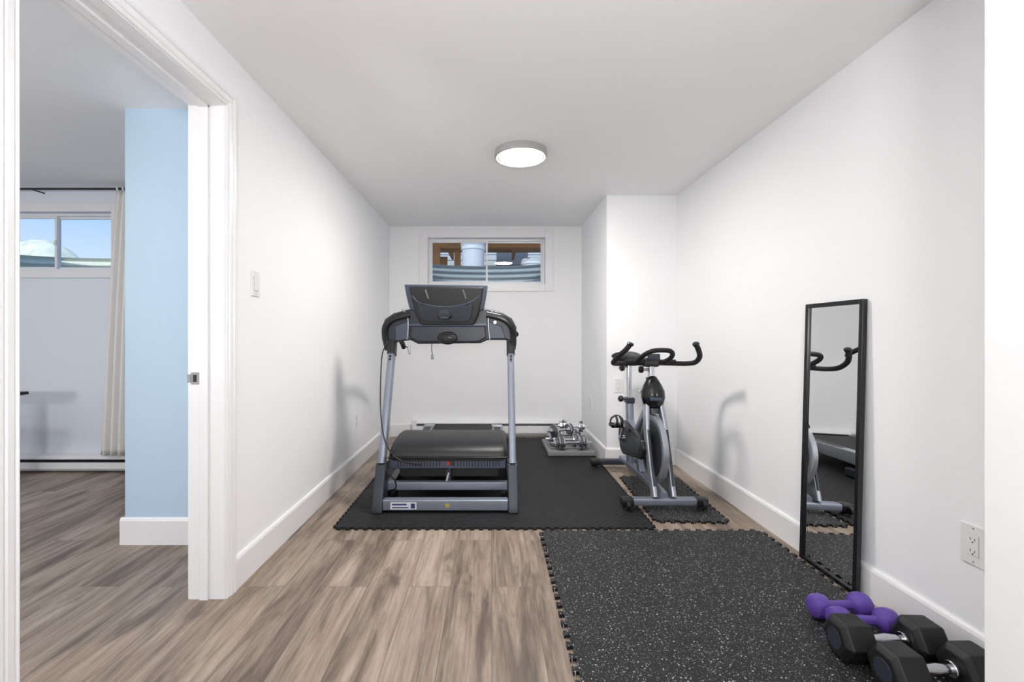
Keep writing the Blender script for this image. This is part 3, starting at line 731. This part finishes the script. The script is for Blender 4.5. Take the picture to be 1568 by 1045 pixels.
def crank(s, dy, dz, nm):
    x=s*0.122
    e=(x+s*0.01,3.38+dy,0.325+dz)
    A(sweep('crank_'+nm, [(x,3.38,0.325),e],0,M_chrome,k=1,rect=(0.007,0.014)))
    A(cyl('crank_boss_'+nm,(x-0.012,3.38,0.325),(x+0.012,3.38,0.325),0.02,M_chrome))
    A(cyl('pedal_axle_'+nm,e,(e[0]+s*0.10,e[1],e[2]),0.007,M_chrome,n=14))
    px0,px1=sorted((e[0]+s*0.015,e[0]+s*0.095))
    A(boxes('pedal_'+nm, [(px0,px1,e[1]-0.045,e[1]-0.033,e[2]-0.012,e[2]+0.012),(px0,px1,e[1]+0.033,e[1]+0.045,e[2]-0.012,e[2]+0.012),(px0,px0+0.014,e[1]-0.045,e[1]+0.045,e[2]-0.010,e[2]+0.010),(px1-0.014,px1,e[1]-0.045,e[1]+0.045,e[2]-0.010,e[2]+0.010),((px0+px1)/2-0.016,(px0+px1)/2+0.016,e[1]-0.036,e[1]+0.036,e[2]-0.014,e[2]+0.014)], M_blackg, bevel=0.003))
    xm=(px0+px1)/2
    for o in (-0.022,0.022):
        A(sweep('toe_cage_%s_%d'%(nm,int(o>0)), [(xm+o,e[1]-0.04,e[2]),(xm+o*0.9,e[1]-0.085,e[2]+0.01),(xm+o*0.7,e[1]-0.09,e[2]+0.05),(xm+o*0.6,e[1]-0.05,e[2]+0.072)],0.008,M_blackg))
    A(sweep('strap_'+nm, [(px0,e[1]-0.01,e[2]),(px0,e[1]-0.02,e[2]+0.05),(xm,e[1]-0.025,e[2]+0.075),(px1,e[1]-0.02,e[2]+0.05),(px1,e[1]-0.01,e[2])],0,M_black,rect=(0.012,0.004),ref=(0,1,0)))
crank(-1,-0.11,0.115,'left'); crank(1,0.11,-0.115,'right')
A(sweep('brake_lever', [(0,3.13,0.66),(-0.03,3.14,0.69),(-0.06,3.15,0.70)],0.007,M_chrome))
A(box('brake_pad', -0.022,0.022,3.06,3.12,0.558,0.60, M_black, bevel=0.006))
group('exercise_bike', bp_, (1.075,0,0.0128))

# ------------------------------------------------------------------ dumbbells
def handle(L, r=0.014):
    return lathe('handle', [(r*0.85,-L/2),(r,-L/2+0.005),(r*0.85,-L*0.3),(r*1.15,0),(r*0.85,L*0.3),(r,L/2-0.005),(r*0.85,L/2)], (0,0,0), (1,0,0), M_chrome, n=28)
def hexhead(nm, x0, x1, R):
    bm=bmesh.new(); secs=[]
    c=0.014
    for x,r in ((x0,R*0.72),(x0+c,R),(x1-c,R),(x1,R*0.72)):
        secs.append([bm.verts.new((x,r*math.cos(math.pi/3*j),r*math.sin(math.pi/3*j))) for j in range(6)])
    for a,b_ in zip(secs,secs[1:]):
        for j in range(6): bm.faces.new((a[j],a[(j+1)%6],b_[(j+1)%6],b_[j]))
    bm.faces.new(secs[0]); bm.faces.new(secs[-1][::-1])
    return finish(nm,bm,M_rubber,bevel=0.004)
def hexbell(loc, rz, L, R):
    h=0.105
    ps=[handle(L-2*h+0.02,0.015), hexhead('head_a',-L/2,-L/2+h,R), hexhead('head_b',L/2-h,L/2,R)]
    for s in (-1,1):
        ps.append(cyl('collar_%d'%(s+1),(s*(L/2-h+0.0),0,0),(s*(L/2-h-0.012),0,0),0.024,M_chrome))
        ps.append(cyl('end_disc_%d'%(s+1),(s*(L/2-0.002),0,0),(s*(L/2+0.002),0,0),R*0.45,M_char))
    group('hex_dumbbell', ps, (loc[0],loc[1],0.012+R*math.cos(math.pi/6)+0.0005), (0,0,rz))
hexbell((1.318,1.53,0), math.radians(-2), 0.335, 0.073)
hexbell((1.350,1.392,0), math.radians(1), 0.325, 0.073)
def vinyl(loc, rz, L=0.235, R=0.044):
    h=0.068; ps=[]
    ps.append(lathe('grip',[(0.017,-L/2+h-0.01),(0.0165,-0.03),(0.018,0),(0.0165,0.03),(0.017,L/2-h+0.01)],(0,0,0),(1,0,0),M_purple,n=28))
    for s in (-1,1):
        pr=[(0,0),(R*0.6,0.001),(R*0.88,0.010),(R,0.026),(R,0.044),(R*0.9,0.058),(R*0.6,h),(0.016,h+0.006)]
        ps.append(lathe('head_%d'%(s+1),[(r,a) for r,a in pr],(s*L/2,0,0),(-s,0,0),M_purple,n=36))
    group('vinyl_dumbbell', ps, (loc[0],loc[1],0.012+R+0.0005),(0,0,rz))
vinyl((1.335,1.755,0), math.radians(4)); vinyl((1.35,1.662,0), math.radians(-3))

box('foam_block', 0.505,0.935,4.10,4.62,0.0125,0.052, M_slab, bevel=0.006)
def adj(loc, rz, rx=0.0, L=0.36, plates=(0.062,0.062,0.05)):
    ps=[cyl('bar',(-L/2,0,0),(L/2,0,0),0.012,M_chrome)]
    for s in (-1,1):
        x=0.062
        ps.append(cyl('inner_collar_%d'%(s+1),(s*(x-0.008),0,0),(s*x,0,0),0.022,M_chrome))
        for i,R in enumerate(plates):
            ps.append(lathe('plate_%d_%d'%(s+1,i),[(0.014,0),(R*0.55,0),(R*0.6,0.004),(R*0.85,0.004),(R*0.9,0),(R,0.002),(R,0.016),(R*0.9,0.018),(0.014,0.018)],(s*x,0,0),(s,0,0),M_iron if i%2 else M_chrome,n=36)); x+=0.0195
        ps.append(lathe('star_nut_%d'%(s+1),[(0.012,0),(0.028,0),(0.028,0.014),(0.018,0.022),(0.012,0.022)],(s*x,0,0),(s,0,0),M_chrome,n=6,smooth=False))
    group('chrome_dumbbell', ps, loc,(0,0,rz))
z=0.0525+0.062
P4=(0.062,0.062,0.055,0.045)
adj((0.725,4.18,z),math.radians(3),plates=P4,L=0.38); adj((0.70,4.325,z),math.radians(-6),plates=P4,L=0.38); adj((0.73,4.50,z),math.radians(4),plates=P4,L=0.38)
adj((0.65,4.252,z+0.103),math.radians(24),plates=(0.055,0.055),L=0.30)
adj((0.78,4.42,z+0.105),math.radians(-12),plates=(0.055,0.055),L=0.28)

# ------------------------------------------------------------------ sun, world + camera
sl_ = bpy.data.lights.new('sun','SUN'); sl_.energy = 3.0; sl_.angle = math.radians(1); sl_.color=(1,0.96,0.9)
so = bpy.data.objects.new('sun', sl_); COL.objects.link(so); so.location=(0,-5,8)
so.rotation_euler = Vector((0.25,0.85,-0.75)).to_track_quat('-Z','Y').to_euler()
w = bpy.data.worlds.new('sky'); scene.world = w; w.use_nodes = True
nt = w.node_tree; bg = nt.nodes['Background']
tc = nt.nodes.new('ShaderNodeTexCoord'); sp = nt.nodes.new('ShaderNodeSeparateXYZ'); nt.links.new(tc.outputs['Generated'], sp.inputs[0])
rp = nt.nodes.new('ShaderNodeValToRGB'); nt.links.new(sp.outputs[2], rp.inputs[0])
e = rp.color_ramp.elements
e[0].position=0.0; e[0].color=(0.85,0.92,1,1); e[1].position=0.7; e[1].color=(0.25,0.45,0.85,1)
k = e.new(0.2); k.color=(0.42,0.62,0.95,1)
nt.links.new(rp.outputs[0], bg.inputs[0]); bg.inputs[1].default_value = 1.15

cam = bpy.data.cameras.new('camera'); co = bpy.data.objects.new('camera', cam); COL.objects.link(co)
co.location = (0,0,1.09); co.rotation_euler = (math.pi/2,0,0)
cam.sensor_width = 36; cam.lens = 700/1568*36
cam.shift_x = 31/1568; cam.shift_y = -7.5/1568
cam.clip_start = 0.02
scene.camera = co
scene.view_settings.view_transform = 'Standard'
scene.view_settings.look = 'None'
scene.view_settings.exposure = 0.0
